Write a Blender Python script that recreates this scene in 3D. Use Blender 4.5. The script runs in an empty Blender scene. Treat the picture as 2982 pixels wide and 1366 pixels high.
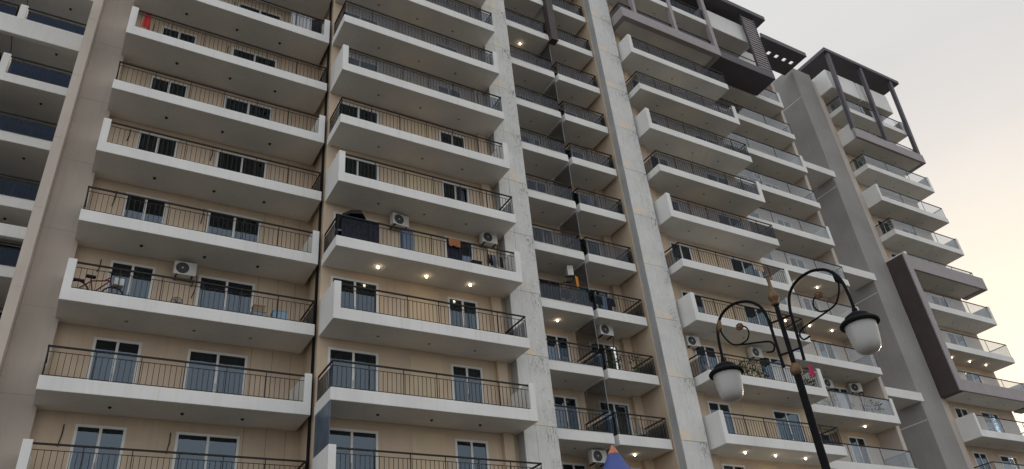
import bpy, bmesh, math, random
from mathutils import Vector, Matrix
random.seed(7)
R = math.radians
SC = bpy.context.scene
COL = SC.collection
OZ = 8.48            # ground lies 8.48 m under the underside of the lowest balcony in view
FH = 3.1             # storey height

# ------------------------------------------------------------------ camera
cam_d = bpy.data.cameras.new('camera')
cam_d.sensor_width = 36.0
cam_d.lens = 36.0 * 2258.37 / 2982.0
cam_d.clip_end = 3000
cam = bpy.data.objects.new('camera', cam_d)
COL.objects.link(cam)
cam.matrix_world = Matrix((
    (0.8641105578702719, -0.2014281620369134, -0.46123707495772553, 0.69108694),
    (-0.4951289114654634, -0.5046952303297045, -0.7071987595531202, -26.131257),
    (-0.09033440545081842, 0.8394697254939438, -0.5358453836424923, -6.87897455 + OZ),
    (0, 0, 0, 1)))
SC.camera = cam

# ------------------------------------------------------------------ sky and sun
SUN_AZ, SUN_EL = 68.0, 9.0      # degrees clockwise from +Y, degrees up: low behind the far tower
sd = Vector((math.sin(R(SUN_AZ)) * math.cos(R(SUN_EL)), math.cos(R(SUN_AZ)) * math.cos(R(SUN_EL)), math.sin(R(SUN_EL))))
world = bpy.data.worlds.new('World'); SC.world = world; world.use_nodes = True
nt = world.node_tree; nt.nodes.clear()
def N(t, **kw):
    n = nt.nodes.new(t)
    for k, v in kw.items(): setattr(n, k, v)
    return n
out = N('ShaderNodeOutputWorld')
sky = N('ShaderNodeTexSky'); sky.sky_type = 'NISHITA'; sky.sun_disc = False
sky.sun_elevation = R(SUN_EL); sky.sun_rotation = R(SUN_AZ)
sky.air_density = 1.0; sky.dust_density = 4.0; sky.ozone_density = 1.0
bg1 = N('ShaderNodeBackground'); bg1.inputs['Strength'].default_value = 0.12
nt.links.new(sky.outputs[0], bg1.inputs[0])
# thick evening haze over the whole sky: pale grey overhead, cream towards the low sun and the horizon
tc = N('ShaderNodeTexCoord')
nrm = N('ShaderNodeVectorMath', operation='NORMALIZE'); nt.links.new(tc.outputs['Generated'], nrm.inputs[0])
dot = N('ShaderNodeVectorMath', operation='DOT_PRODUCT'); nt.links.new(nrm.outputs[0], dot.inputs[0]); dot.inputs[1].default_value = sd
ramp = N('ShaderNodeValToRGB')
mr = N('ShaderNodeMapRange'); mr.inputs[1].default_value = -1; mr.inputs[2].default_value = 1
nt.links.new(dot.outputs['Value'], mr.inputs[0]); nt.links.new(mr.outputs[0], ramp.inputs[0])
els = ramp.color_ramp.elements
els[0].position = 0.0; els[0].color = (1.02, 1.07, 1.14, 1)
els[1].position = 1.0; els[1].color = (1.02, 0.91, 0.74, 1)
for p, c in ((0.45, (0.98, 1.01, 1.05, 1)), (0.75, (0.80, 0.81, 0.82, 1)), (0.905, (0.79, 0.785, 0.775, 1)), (0.94, (0.755, 0.745, 0.735, 1)), (0.962, (0.81, 0.775, 0.755, 1)), (0.981, (0.93, 0.87, 0.785, 1))):
    e = els.new(p); e.color = c
bg2 = N('ShaderNodeBackground'); bg2.inputs['Strength'].default_value = 1.0
cl = N('ShaderNodeTexNoise'); cl.inputs['Scale'].default_value = 2.2; cl.inputs['Detail'].default_value = 5; cl.inputs['Roughness'].default_value = 0.55
clm = N('ShaderNodeMapping'); clm.inputs['Scale'].default_value = (1, 1, 3.5); nt.links.new(nrm.outputs[0], clm.inputs[0]); nt.links.new(clm.outputs[0], cl.inputs['Vector'])
clr = N('ShaderNodeMapRange'); clr.inputs[1].default_value = 0.3; clr.inputs[2].default_value = 0.7; clr.inputs[3].default_value = 0.965; clr.inputs[4].default_value = 1.035
nt.links.new(cl.outputs[0], clr.inputs[0])
clv = N('ShaderNodeVectorMath', operation='SCALE'); nt.links.new(ramp.outputs[0], clv.inputs[0]); nt.links.new(clr.outputs[0], clv.inputs['Scale'])
nt.links.new(clv.outputs[0], bg2.inputs[0])
mixw = N('ShaderNodeMixShader'); mixw.inputs[0].default_value = 0.92
nt.links.new(bg1.outputs[0], mixw.inputs[1]); nt.links.new(bg2.outputs[0], mixw.inputs[2])
nt.links.new(mixw.outputs[0], out.inputs[0])

sun_d = bpy.data.lights.new('sun', 'SUN'); sun_d.energy = 1.0; sun_d.angle = R(12); sun_d.color = (1.0, 0.86, 0.68)
sun = bpy.data.objects.new('sun', sun_d); COL.objects.link(sun)
sun.location = sd * 200
sun.rotation_euler = sd.to_track_quat('Z', 'Y').to_euler()

SC.view_settings.view_transform = 'Standard'; SC.view_settings.look = 'None'
SC.view_settings.exposure = 0.0; SC.view_settings.gamma = 1.0
SC.view_settings.use_curve_mapping = False

# ------------------------------------------------------------------ materials
def mat(name, col, rough=0.7, metal=0.0, var=0.12, scale=1.5, streak=0.0, dirt=(0.25, 0.23, 0.2), bump=0.0, spec=0.4):
    m = bpy.data.materials.new(name); m.use_nodes = True
    t = m.node_tree; b = t.nodes['Principled BSDF']
    b.inputs['Roughness'].default_value = rough; b.inputs['Metallic'].default_value = metal
    b.inputs['Specular IOR Level'].default_value = spec
    g = t.nodes.new('ShaderNodeNewGeometry')
    n1 = t.nodes.new('ShaderNodeTexNoise'); n1.inputs['Scale'].default_value = scale; n1.inputs['Detail'].default_value = 6
    t.links.new(g.outputs['Position'], n1.inputs['Vector'])
    mr = t.nodes.new('ShaderNodeMapRange'); mr.inputs[1].default_value = 0.3; mr.inputs[2].default_value = 0.7
    mr.inputs[3].default_value = 1 - var; mr.inputs[4].default_value = 1 + var * 0.6
    t.links.new(n1.outputs[0], mr.inputs[0])
    mul = t.nodes.new('ShaderNodeVectorMath'); mul.operation = 'SCALE'
    mul.inputs[0].default_value = col[:3]; t.links.new(mr.outputs[0], mul.inputs['Scale'])
    last = mul.outputs[0]
    if streak > 0:
        mp = t.nodes.new('ShaderNodeMapping'); mp.inputs['Scale'].default_value = (5, 5, 0.35)
        t.links.new(g.outputs['Position'], mp.inputs[0])
        n2 = t.nodes.new('ShaderNodeTexNoise'); n2.inputs['Scale'].default_value = 1.3; n2.inputs['Detail'].default_value = 7
        t.links.new(mp.outputs[0], n2.inputs['Vector'])
        r2 = t.nodes.new('ShaderNodeMapRange'); r2.inputs[1].default_value = 0.52; r2.inputs[2].default_value = 0.78
        r2.inputs[3].default_value = 0; r2.inputs[4].default_value = streak
        t.links.new(n2.outputs[0], r2.inputs[0])
        mx = t.nodes.new('ShaderNodeMix'); mx.data_type = 'RGBA'
        t.links.new(r2.outputs[0], mx.inputs[0]); t.links.new(last, mx.inputs[6]); mx.inputs[7].default_value = (*dirt, 1)
        last = mx.outputs[2]
    t.links.new(last, b.inputs['Base Color'])
    if bump > 0:
        n3 = t.nodes.new('ShaderNodeTexNoise'); n3.inputs['Scale'].default_value = 35; n3.inputs['Detail'].default_value = 4
        t.links.new(g.outputs['Position'], n3.inputs['Vector'])
        bp = t.nodes.new('ShaderNodeBump'); bp.inputs['Strength'].default_value = bump; bp.inputs['Distance'].default_value = 0.02
        t.links.new(n3.outputs[0], bp.inputs['Height']); t.links.new(bp.outputs[0], b.inputs['Normal'])
    return m

M = {}
M['white'] = mat('white_masonry_paint', (0.79, 0.78, 0.745), 0.75, var=0.085, scale=0.55, streak=0.18, dirt=(0.44, 0.42, 0.38), bump=0.06)
M['wall'] = mat('beige_wall_paint', (0.62, 0.49, 0.36), 0.85, var=0.12, scale=0.7, streak=0.35, dirt=(0.46, 0.35, 0.25), bump=0.08)
M['panel'] = mat('cream_wall_panel', (0.66, 0.53, 0.36), 0.85, var=0.06, scale=1.2, bump=0.05)
M['pier'] = mat('pinkish_beige_pier', (0.55, 0.48, 0.415), 0.85, var=0.14, scale=0.45, streak=0.35, dirt=(0.40, 0.355, 0.31), bump=0.06)
M['pier_joint'] = mat('dusty_joint', (0.42, 0.375, 0.33), 0.9, var=0.3, scale=2)
M['grey'] = mat('grey_pier_paint', (0.32, 0.305, 0.29), 0.85, var=0.14, scale=0.4, streak=0.4, dirt=(0.22, 0.21, 0.2), bump=0.06)
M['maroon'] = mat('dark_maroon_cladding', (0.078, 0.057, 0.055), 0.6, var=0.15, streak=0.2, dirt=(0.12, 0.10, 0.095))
M['mauve'] = mat('mauve_grey_cladding', (0.36, 0.32, 0.325), 0.65, var=0.08, streak=0.2, dirt=(0.24, 0.22, 0.22))
M['roof'] = mat('dark_roof_cladding', (0.10, 0.092, 0.105), 0.55, var=0.1)
M['black'] = mat('black_metal', (0.008, 0.008, 0.009), 0.55, var=0.2, scale=8, spec=0.07)
M['railmetal'] = mat('dark_brown_rail_paint', (0.022, 0.019, 0.018), 0.5, var=0.3, scale=6, spec=0.2)
M['upvc'] = mat('white_window_frame', (0.74, 0.73, 0.70), 0.4, var=0.05)
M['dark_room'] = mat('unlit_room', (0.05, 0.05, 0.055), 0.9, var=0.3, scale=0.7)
M['cur_white'] = mat('pale_curtain', (0.52, 0.53, 0.55), 0.9, var=0.08, scale=4)
M['cur_blue'] = mat('blue_grey_curtain', (0.16, 0.21, 0.29), 0.9, var=0.15, scale=4)
M['cur_navy'] = mat('navy_curtain', (0.035, 0.06, 0.11), 0.9, var=0.3, scale=4)
M['cur_beige'] = mat('beige_curtain', (0.40, 0.34, 0.26), 0.9, var=0.12, scale=4)
M['cur_pink'] = mat('dusty_pink_curtain', (0.50, 0.40, 0.41), 0.9, var=0.12, scale=4)
M['ac'] = mat('white_appliance', (0.68, 0.67, 0.63), 0.45, var=0.06, scale=5, streak=0.2)
M['grille'] = mat('dark_grille', (0.03, 0.03, 0.03), 0.6)
M['gold'] = mat('tarnished_gold_paint', (0.17, 0.10, 0.05), 0.5, metal=0.5, var=0.3, scale=20)
M['navy'] = mat('navy_cloth', (0.018, 0.024, 0.042), 0.9, var=0.4, scale=5)
M['blackcloth'] = mat('black_cloth', (0.012, 0.012, 0.014), 0.9)
M['red'] = mat('red_cloth', (0.55, 0.03, 0.03), 0.85)
M['crimson'] = mat('crimson_cloth', (0.42, 0.03, 0.09), 0.85)
M['rust'] = mat('rust_brown_towel', (0.33, 0.13, 0.06), 0.9)
M['orange'] = mat('orange_cloth', (0.65, 0.25, 0.04), 0.85)
M['teal'] = mat('teal_cloth', (0.02, 0.10, 0.12), 0.85)
M['whitecloth'] = mat('white_cloth', (0.70, 0.70, 0.70), 0.9)
M['bikered'] = mat('maroon_bike_paint', (0.13, 0.015, 0.03), 0.35)
M['rubber'] = mat('black_rubber', (0.02, 0.02, 0.02), 0.8)
M['card'] = mat('brown_cardboard', (0.30, 0.21, 0.13), 0.9)
M['greyplastic'] = mat('grey_plastic', (0.25, 0.27, 0.29), 0.5)
M['blueplastic'] = mat('pale_blue_plastic', (0.25, 0.38, 0.48), 0.4)
M['leaf'] = mat('green_leaf', (0.05, 0.09, 0.03), 0.6, var=0.4, scale=9)
M['pot'] = mat('terracotta_pot', (0.35, 0.14, 0.07), 0.8)
M['coneblue'] = mat('blue_turret_plastic', (0.045, 0.075, 0.27), 0.5, var=0.12, scale=3, streak=0.15, dirt=(0.08, 0.1, 0.2))
M['coneorange'] = mat('orange_turret_plastic', (0.50, 0.18, 0.085), 0.5, var=0.12, scale=4)
M['steel'] = mat('painted_steel_post', (0.30, 0.31, 0.33), 0.4, metal=0.3)
M['asphalt'] = mat('asphalt_ground', (0.135, 0.125, 0.108), 0.95, var=0.25, scale=0.6, bump=0.2)
M['blind'] = mat('blue_grey_blind', (0.10, 0.135, 0.19), 0.35, var=0.35, scale=2.2, streak=0.6, dirt=(0.045, 0.06, 0.09))  # dark vertical streaks paint the shade of the blind's folds into its colour

def glass(name, tint, gloss, f0, rough=0.02, top=0.6):
    m = bpy.data.materials.new(name); m.use_nodes = True
    t = m.node_tree; t.nodes.clear()
    o = t.nodes.new('ShaderNodeOutputMaterial')
    tr = t.nodes.new('ShaderNodeBsdfTransparent'); tr.inputs[0].default_value = (*tint, 1)
    gl = t.nodes.new('ShaderNodeBsdfGlossy'); gl.inputs[0].default_value = (*gloss, 1); gl.inputs['Roughness'].default_value = rough
    lw = t.nodes.new('ShaderNodeLayerWeight'); lw.inputs[0].default_value = 0.35
    mr = t.nodes.new('ShaderNodeMapRange'); mr.inputs[3].default_value = f0; mr.inputs[4].default_value = top
    t.links.new(lw.outputs['Fresnel'], mr.inputs[0])
    mx = t.nodes.new('ShaderNodeMixShader')
    g = t.nodes.new('ShaderNodeNewGeometry'); n = t.nodes.new('ShaderNodeTexNoise'); n.inputs['Scale'].default_value = 0.8
    t.links.new(g.outputs['Position'], n.inputs['Vector'])
    bp = t.nodes.new('ShaderNodeBump'); bp.inputs['Strength'].default_value = 0.08; bp.inputs['Distance'].default_value = 0.05
    t.links.new(n.outputs[0], bp.inputs['Height']); t.links.new(bp.outputs[0], gl.inputs['Normal'])
    t.links.new(mr.outputs[0], mx.inputs[0]); t.links.new(tr.outputs[0], mx.inputs[1]); t.links.new(gl.outputs[0], mx.inputs[2])
    t.links.new(mx.outputs[0], o.inputs[0])
    return m
M['pane'] = glass('tinted_door_glass', (0.34, 0.38, 0.42), (0.74, 0.88, 1.0), 0.075, top=0.6)
M['rail_glass'] = glass('railing_glass', (0.84, 0.85, 0.86), (0.9, 0.95, 1.0), 0.03, top=0.22)
M['tile'] = mat('balcony_floor_tile', (0.20, 0.165, 0.13), 0.6, var=0.2, scale=3)
M['navy_glass'] = glass('dark_blue_railing_glass', (0.16, 0.21, 0.29), (0.6, 0.75, 1.0), 0.02, top=0.15)
M['side_glass'] = glass('smoked_railing_glass', (0.62, 0.63, 0.65), (0.75, 0.8, 0.88), 0.010, top=0.12)
M['screen'] = glass('dark_partition_screen', (0.66, 0.66, 0.67), (0.6, 0.62, 0.66), 0.04, 0.15, top=0.25)

def emit(name, col, s):
    m = bpy.data.materials.new(name); m.use_nodes = True
    b = m.node_tree.nodes['Principled BSDF']
    b.inputs['Base Color'].default_value = (*col, 1)
    b.inputs['Emission Color'].default_value = (*col, 1); b.inputs['Emission Strength'].default_value = s
    return m
M['lit'] = emit('lit_downlight', (1.0, 0.78, 0.50), 14)

def globe_mat():
    m = bpy.data.materials.new('milky_globe_acrylic'); m.use_nodes = True
    b = m.node_tree.nodes['Principled BSDF']
    b.inputs['Base Color'].default_value = (0.44, 0.43, 0.405, 1); b.inputs['Roughness'].default_value = 0.28
    b.inputs['Subsurface Weight'].default_value = 0.35
    b.inputs['Subsurface Radius'].default_value = (0.2, 0.18, 0.15)
    return m
M['globe'] = globe_mat()

def weathered():
    # pale paint gone grey, cream patches above each storey joint, black algae runs below it, cracks
    m = bpy.data.materials.new('weathered_pillar_paint'); m.use_nodes = True
    t = m.node_tree; b = t.nodes['Principled BSDF']; b.inputs['Roughness'].default_value = 0.9
    L = t.links.new
    g = t.nodes.new('ShaderNodeNewGeometry')
    def noise(scale, detail=6, vec=None, rough=0.6):
        n = t.nodes.new('ShaderNodeTexNoise'); n.inputs['Scale'].default_value = scale; n.inputs['Detail'].default_value = detail
        n.inputs['Roughness'].default_value = rough
        L(vec or g.outputs['Position'], n.inputs['Vector']); return n.outputs[0]
    def mp(v, a, bb, c=0, d=1):
        n = t.nodes.new('ShaderNodeMapRange'); n.inputs[1].default_value = a; n.inputs[2].default_value = bb
        n.inputs[3].default_value = c; n.inputs[4].default_value = d; L(v, n.inputs[0]); return n.outputs[0]
    def math_(op, a, bb):
        n = t.nodes.new('ShaderNodeMath'); n.operation = op
        for i, v in enumerate((a, bb)):
            if isinstance(v, (int, float)): n.inputs[i].default_value = v
            else: L(v, n.inputs[i])
        return n.outputs[0]
    def mix(f, a, bb):
        n = t.nodes.new('ShaderNodeMix'); n.data_type = 'RGBA'; L(f, n.inputs[0])
        for i, v in ((6, a), (7, bb)):
            if isinstance(v, tuple): n.inputs[i].default_value = (*v, 1)
            else: L(v, n.inputs[i])
        return n.outputs[2]
    sv = t.nodes.new('ShaderNodeMapping'); sv.inputs['Scale'].default_value = (6, 6, 0.6); L(g.outputs['Position'], sv.inputs[0])
    col = mix(mp(noise(0.9, 8), 0.35, 0.7), (0.72, 0.705, 0.67), (0.63, 0.622, 0.597))
    col = mix(mp(noise(1.6, 8, sv.outputs[0]), 0.47, 0.70, 0, 0.38), col, (0.45, 0.44, 0.415))
    col = mix(mp(noise(2.6, 9, None, 0.72), 0.52, 0.58, 0, 0.32), col, (0.78, 0.76, 0.715))
    sp = t.nodes.new('ShaderNodeSeparateXYZ'); L(g.outputs['Position'], sp.inputs[0])
    # place across the pillar face, 0 at its left edge and 1 at its right edge (the two pillars stand 8.34 m apart)
    u = math_('DIVIDE', math_('MULTIPLY', math_('FRACT', math_('DIVIDE', math_('SUBTRACT', sp.outputs[0], 16.90), 8.34), 0), 8.34), 1.7)
    zz = math_('FRACT', math_('DIVIDE', math_('SUBTRACT', sp.outputs[2], OZ + 0.29 - 31.0), FH), 0)
    wob = math_('ADD', zz, math_('MULTIPLY', math_('SUBTRACT', noise(3.0, 3), 0.5), 0.07))
    # cream patches above the storey joints, fading out towards the right
    patch = math_('MULTIPLY', mp(wob, 0.13, 0.20, 1, 0), mp(noise(1.4, 3), 0.46, 0.60, 0, 0.9))
    patch = math_('MULTIPLY', patch, mp(u, 0.80, 0.62, 0, 1))
    col = mix(patch, col, (0.80, 0.68, 0.53))
    # black runs and dried creeper below the joints, mostly on the right-hand side
    dv = t.nodes.new('ShaderNodeMapping'); dv.inputs['Scale'].default_value = (8, 8, 2.2); L(g.outputs['Position'], dv.inputs[0])
    side = mp(math_('ADD', u, math_('MULTIPLY', math_('SUBTRACT', noise(0.8, 3), 0.5), 1.1)), 0.45, 0.85)
    drip = math_('MULTIPLY', mp(noise(1.8, 7, dv.outputs[0], 0.75), 0.53, 0.57), mp(wob, 0.66, 0.93))
    drip = math_('MULTIPLY', drip, side)
    col = mix(math_('MULTIPLY', drip, 0.85), col, (0.10, 0.10, 0.092))
    vo = t.nodes.new('ShaderNodeTexVoronoi'); vo.feature = 'DISTANCE_TO_EDGE'; vo.inputs['Scale'].default_value = 2.6
    wv = t.nodes.new('ShaderNodeVectorMath'); wv.operation = 'ADD'; L(g.outputs['Position'], wv.inputs[0])
    nz = t.nodes.new('ShaderNodeTexNoise'); nz.inputs['Scale'].default_value = 4.5; nz.inputs['Detail'].default_value = 5
    L(g.outputs['Position'], nz.inputs['Vector']); L(nz.outputs[1], wv.inputs[1]); L(wv.outputs[0], vo.inputs['Vector'])
    crack = math_('MULTIPLY', mp(vo.outputs[0], 0.008, 0.03, 1, 0), side)
    crack = math_('MULTIPLY', crack, mp(noise(1.3, 3), 0.47, 0.55))
    col = mix(math_('MULTIPLY', crack, 0.75), col, (0.10, 0.10, 0.09))
    L(col, b.inputs['Base Color'])
    bp = t.nodes.new('ShaderNodeBump'); bp.inputs['Strength'].default_value = 0.35; bp.inputs['Distance'].default_value = 0.03
    L(noise(4, 8), bp.inputs['Height']); L(bp.outputs[0], b.inputs['Normal'])
    return m
M['weathered'] = weathered()
M['pier_side'] = mat('pale_blue_grey_paint', (0.44, 0.445, 0.44), 0.85, var=0.1, scale=0.7, streak=0.35, dirt=(0.28, 0.28, 0.28))

# ------------------------------------------------------------------ mesh helpers
class MB:
    def __init__(s): s.v = []; s.f = []
    def box(s, x0, x1, y0, y1, z0, z1):
        b = len(s.v)
        s.v += [(x0, y0, z0), (x1, y0, z0), (x1, y1, z0), (x0, y1, z0), (x0, y0, z1), (x1, y0, z1), (x1, y1, z1), (x0, y1, z1)]
        s.f += [tuple(b + i for i in q) for q in ((0, 3, 2, 1), (4, 5, 6, 7), (0, 1, 5, 4), (1, 2, 6, 5), (2, 3, 7, 6), (3, 0, 4, 7))]
        return s
    def tube(s, pts, r, n=6, cap=True):
        pts = [Vector(p) for p in pts]
        rs = r if isinstance(r, (list, tuple)) else [r] * len(pts)
        b0 = len(s.v); prev = None
        for i, p in enumerate(pts):
            d = (pts[min(i + 1, len(pts) - 1)] - pts[max(i - 1, 0)]).normalized()
            if prev is None:
                a = d.orthogonal().normalized()
            else:
                a = (prev - d * prev.dot(d))
                a = a.normalized() if a.length > 1e-6 else d.orthogonal().normalized()
            prev = a; c = d.cross(a)
            for k in range(n):
                th = 2 * math.pi * k / n
                s.v.append(tuple(p + (a * math.cos(th) + c * math.sin(th)) * rs[i]))
        for i in range(len(pts) - 1):
            for k in range(n):
                a0 = b0 + i * n + k; a1 = b0 + i * n + (k + 1) % n
                s.f.append((a0, a1, a1 + n, a0 + n))
        if cap:
            s.f.append(tuple(b0 + k for k in reversed(range(n))))
            s.f.append(tuple(b0 + (len(pts) - 1) * n + k for k in range(n)))
        return s
    def lathe(s, prof, n=24, c=(0, 0, 0)):
        b0 = len(s.v)
        for r, z in prof:
            for k in range(n):
                th = 2 * math.pi * k / n
                s.v.append((c[0] + r * math.cos(th), c[1] + r * math.sin(th), c[2] + z))
        for i in range(len(prof) - 1):
            for k in range(n):
                a0 = b0 + i * n + k; a1 = b0 + i * n + (k + 1) % n
                s.f.append((a0, a1, a1 + n, a0 + n))
        return s
    def mesh(s, name, m, bevel=0, smooth=False, seg=2):
        me = bpy.data.meshes.new(name)
        me.from_pydata(s.v, [], s.f); me.materials.append(M[m])
        bm = bmesh.new(); bm.from_mesh(me)
        bmesh.ops.recalc_face_normals(bm, faces=bm.faces)
        if bevel:
            bmesh.ops.remove_doubles(bm, verts=bm.verts, dist=1e-5)
            ed = [e for e in bm.edges if len(e.link_faces) == 2 and e.calc_face_angle(0) > 0.5]
            bmesh.ops.bevel(bm, geom=ed, offset=bevel, segments=seg, affect='EDGES', profile=0.6, clamp_overlap=True)
        bm.to_mesh(me); bm.free()
        if smooth:
            me.shade_smooth()
            try: me.set_sharp_from_angle(angle=R(40))
            except Exception: pass
        return me
    def build(s, name, m, parent=None, loc=(0, 0, 0), **kw):
        return link(name, s.mesh(name, m, **kw), parent, loc)

def link(name, me, parent=None, loc=(0, 0, 0), rz=0):
    o = bpy.data.objects.new(name, me); COL.objects.link(o)
    o.location = loc; o.rotation_euler[2] = rz
    if parent: o.parent = parent
    return o
def thing(name, label, cat, loc=(0, 0, 0), rz=0, group=None):
    o = bpy.data.objects.new(name, None); COL.objects.link(o)
    o.empty_display_size = 0.2
    o.location = loc; o.rotation_euler[2] = rz
    return tag(o, label, cat, group)
def tag(o, label, cat, group=None):
    o['label'] = label; o['category'] = cat
    if group: o['group'] = group
    return o

def heightfield(xs, ys, hs, z0=0.0):
    """one closed solid over a grid of cells with a height each (cell height None = empty)"""
    m = MB(); nx, ny = len(xs) - 1, len(ys) - 1
    def quad(*p):
        b = len(m.v); m.v.extend(p); m.f.append((b, b + 1, b + 2, b + 3))
    H = lambda i, j: hs[j][i] if 0 <= i < nx and 0 <= j < ny else z0
    for j in range(ny):
        for i in range(nx):
            h = hs[j][i]; a, b, c, d = xs[i], xs[i + 1], ys[j], ys[j + 1]
            quad((a, c, h), (b, c, h), (b, d, h), (a, d, h)); quad((a, d, z0), (b, d, z0), (b, c, z0), (a, c, z0))
            levels = sorted({z0} | {hs[q][p] for q in range(ny) for p in range(nx)})
            for (di, dj, p, q) in ((-1, 0, (a, d), (a, c)), (1, 0, (b, c), (b, d)), (0, -1, (a, c), (b, c)), (0, 1, (b, d), (a, d))):
                hn = H(i + di, j + dj)
                if hn < h:
                    ls = [l for l in levels if hn <= l <= h]
                    for l0, l1 in zip(ls, ls[1:]):
                        quad((*p, l0), (*q, l0), (*q, l1), (*p, l1))
    return m

# ------------------------------------------------------------------ ground
g = MB(); g.v = [(-1500, -1500, 0), (1500, -1500, 0), (1500, 1500, 0), (-1500, 1500, 0)]; g.f = [(0, 1, 2, 3)]
go = g.build('ground', 'asphalt'); go['kind'] = 'structure'

# ------------------------------------------------------------------ buildings
main = thing('apartment_building', 'long beige apartment block with stacked white balconies and two weathered grey pillars', 'building', (0, 3, 0))
left = thing('apartment_building', 'set-back block at the left edge with dark shaded balconies behind the beige pier', 'building', (-6, 6, 0))
right = thing('apartment_building', 'far right tower with maroon frame and dark flat roof against the sky', 'building', (55, 5, 0))
def part(b, name, mb, m, **kw):
    """mesh given in world x, y and height above the lowest balcony; becomes a part of building b"""
    mb.v = [(x - b.location.x, y - b.location.y, z + OZ) for x, y, z in mb.v]
    return mb.build(name, m, b, **kw)

CURB, RAIL, WALLH = 0.47, 1.50, 1.57
mesh_cache = {}
def cached(key, fn):
    if key not in mesh_cache: mesh_cache[key] = fn()
    return mesh_cache[key]

def balcony_mesh(W, D, lw, rw, side):
    t = 0.13
    def f():
        xs = [0, side if lw else t, W - (side if rw else t), W]
        ys = [0, t, D]
        hl, hr = (WALLH if lw else CURB), (WALLH if rw else CURB)
        me = heightfield(xs, ys, [[hl, CURB, hr], [hl, 0.32, hr]]).mesh('balcony', 'white', bevel=0.022)
        me.materials.append(M['tile'])
        for p in me.polygons:
            if p.normal.z > 0.9 and 0.3 < p.center.z < 0.34: p.material_index = 1
        return me
    return cached(('bal', round(W, 2), round(D, 2), lw, rw, side), f)

def rail_meshes(W, D, lw, rw, side, kind):
    """kind: bars | glass"""
    def f():
        y = 0.065
        xa = side if lw else y; xb = W - (side if rw else y)
        hr = MB(); ba = MB(); gls = []
        runs = [((xa, y), (xb, y))]
        if not lw: runs.append(((y, y), (y, D - 0.02)))
        if not rw: runs.append(((W - y, y), (W - y, D - 0.02)))
        for (p, q) in runs:
            L = math.dist(p, q); ux, uy = (q[0] - p[0]) / L, (q[1] - p[1]) / L
            def bar(mb, s0, s1, w, z0, z1):
                x0, y0 = p[0] + ux * s0, p[1] + uy * s0; x1, y1 = p[0] + ux * s1, p[1] + uy * s1
                mb.box(min(x0, x1) - w * abs(uy), max(x0, x1) + w * abs(uy), min(y0, y1) - w * abs(ux), max(y0, y1) + w * abs(ux), z0, z1)
            front = abs(ux) > 0.5
            s0 = 0 if front else 0.035
            bar(hr, s0 - (0.03 if front and not lw else 0), L + (0.03 if front and not rw else 0), 0.026, RAIL - 0.055, RAIL)
            n = max(1, round(L / (1.35 if kind != 'glass' else 2.75)))
            for i in range(n + 1):
                if front and ((i == 0 and lw) or (i == n and rw)): continue
                if not front and i in (0,): continue
                s = L * i / n
                bar(hr, s - 0.013, s + 0.013, 0.013, CURB, RAIL - 0.055)
            if kind in ('bars', 'both', 'navy'):
                bar(ba, s0 + 0.02, L - 0.01, 0.009, RAIL - 0.22, RAIL - 0.20)
                bar(ba, s0 + 0.02, L - 0.01, 0.009, CURB + 0.035, CURB + 0.055)
                m = int(L / 0.17)
                for i in range(1, m):
                    s = L * i / m
                    bar(ba, s - 0.0085, s + 0.0085, 0.0085, CURB + 0.055, RAIL - 0.22)
                if not front or kind in ('both', 'navy'):
                    kk = max(1, round(L / 2.8))
                    for i in range(kk):
                        gl = MB(); gls.append(gl)
                        bar(gl, L * i / kk + 0.03 + (0.03 if i == 0 else 0), L * (i + 1) / kk - 0.03, 0.003, CURB + 0.065, RAIL - 0.24)
            else:
                k = max(1, round(L / 2.75))
                for i in range(k):
                    gl = MB(); gls.append(gl)
                    bar(gl, L * i / k + 0.03 + (0.03 if not front and i == 0 else 0), L * (i + 1) / k - 0.03, 0.006, CURB + 0.03, RAIL - 0.07)
        return (hr.mesh('handrail', 'railmetal'), ba.mesh('balusters', 'railmetal') if ba.v else None,
                [gl.mesh('glass_panel', {'glass': 'rail_glass', 'both': 'side_glass', 'navy': 'navy_glass', 'bars': 'side_glass'}[kind]) for gl in gls])
    return cached(('rail', round(W, 2), round(D, 2), lw, rw, side, kind), f)

dl_off = MB().lathe([(0.0, -0.05), (0.04, -0.05), (0.048, -0.045), (0.05, -0.002), (0.065, -0.001), (0.065, 0.004)], 12).mesh('downlight', 'grille', smooth=True)
dl_flush = MB().lathe([(0.0, -0.006), (0.04, -0.006), (0.045, -0.012), (0.06, -0.012), (0.06, 0.004)], 12).mesh('downlight', 'greyplastic', smooth=True)
dl_rim = MB().lathe([(0.052, -0.012), (0.085, -0.012), (0.085, 0.004)], 12).mesh('downlight', 'upvc', smooth=True)
dl_bulb = MB().lathe([(0.0, -0.10), (0.035, -0.09), (0.05, -0.055), (0.05, -0.004)], 12).mesh('bulb', 'lit', smooth=True)

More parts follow.
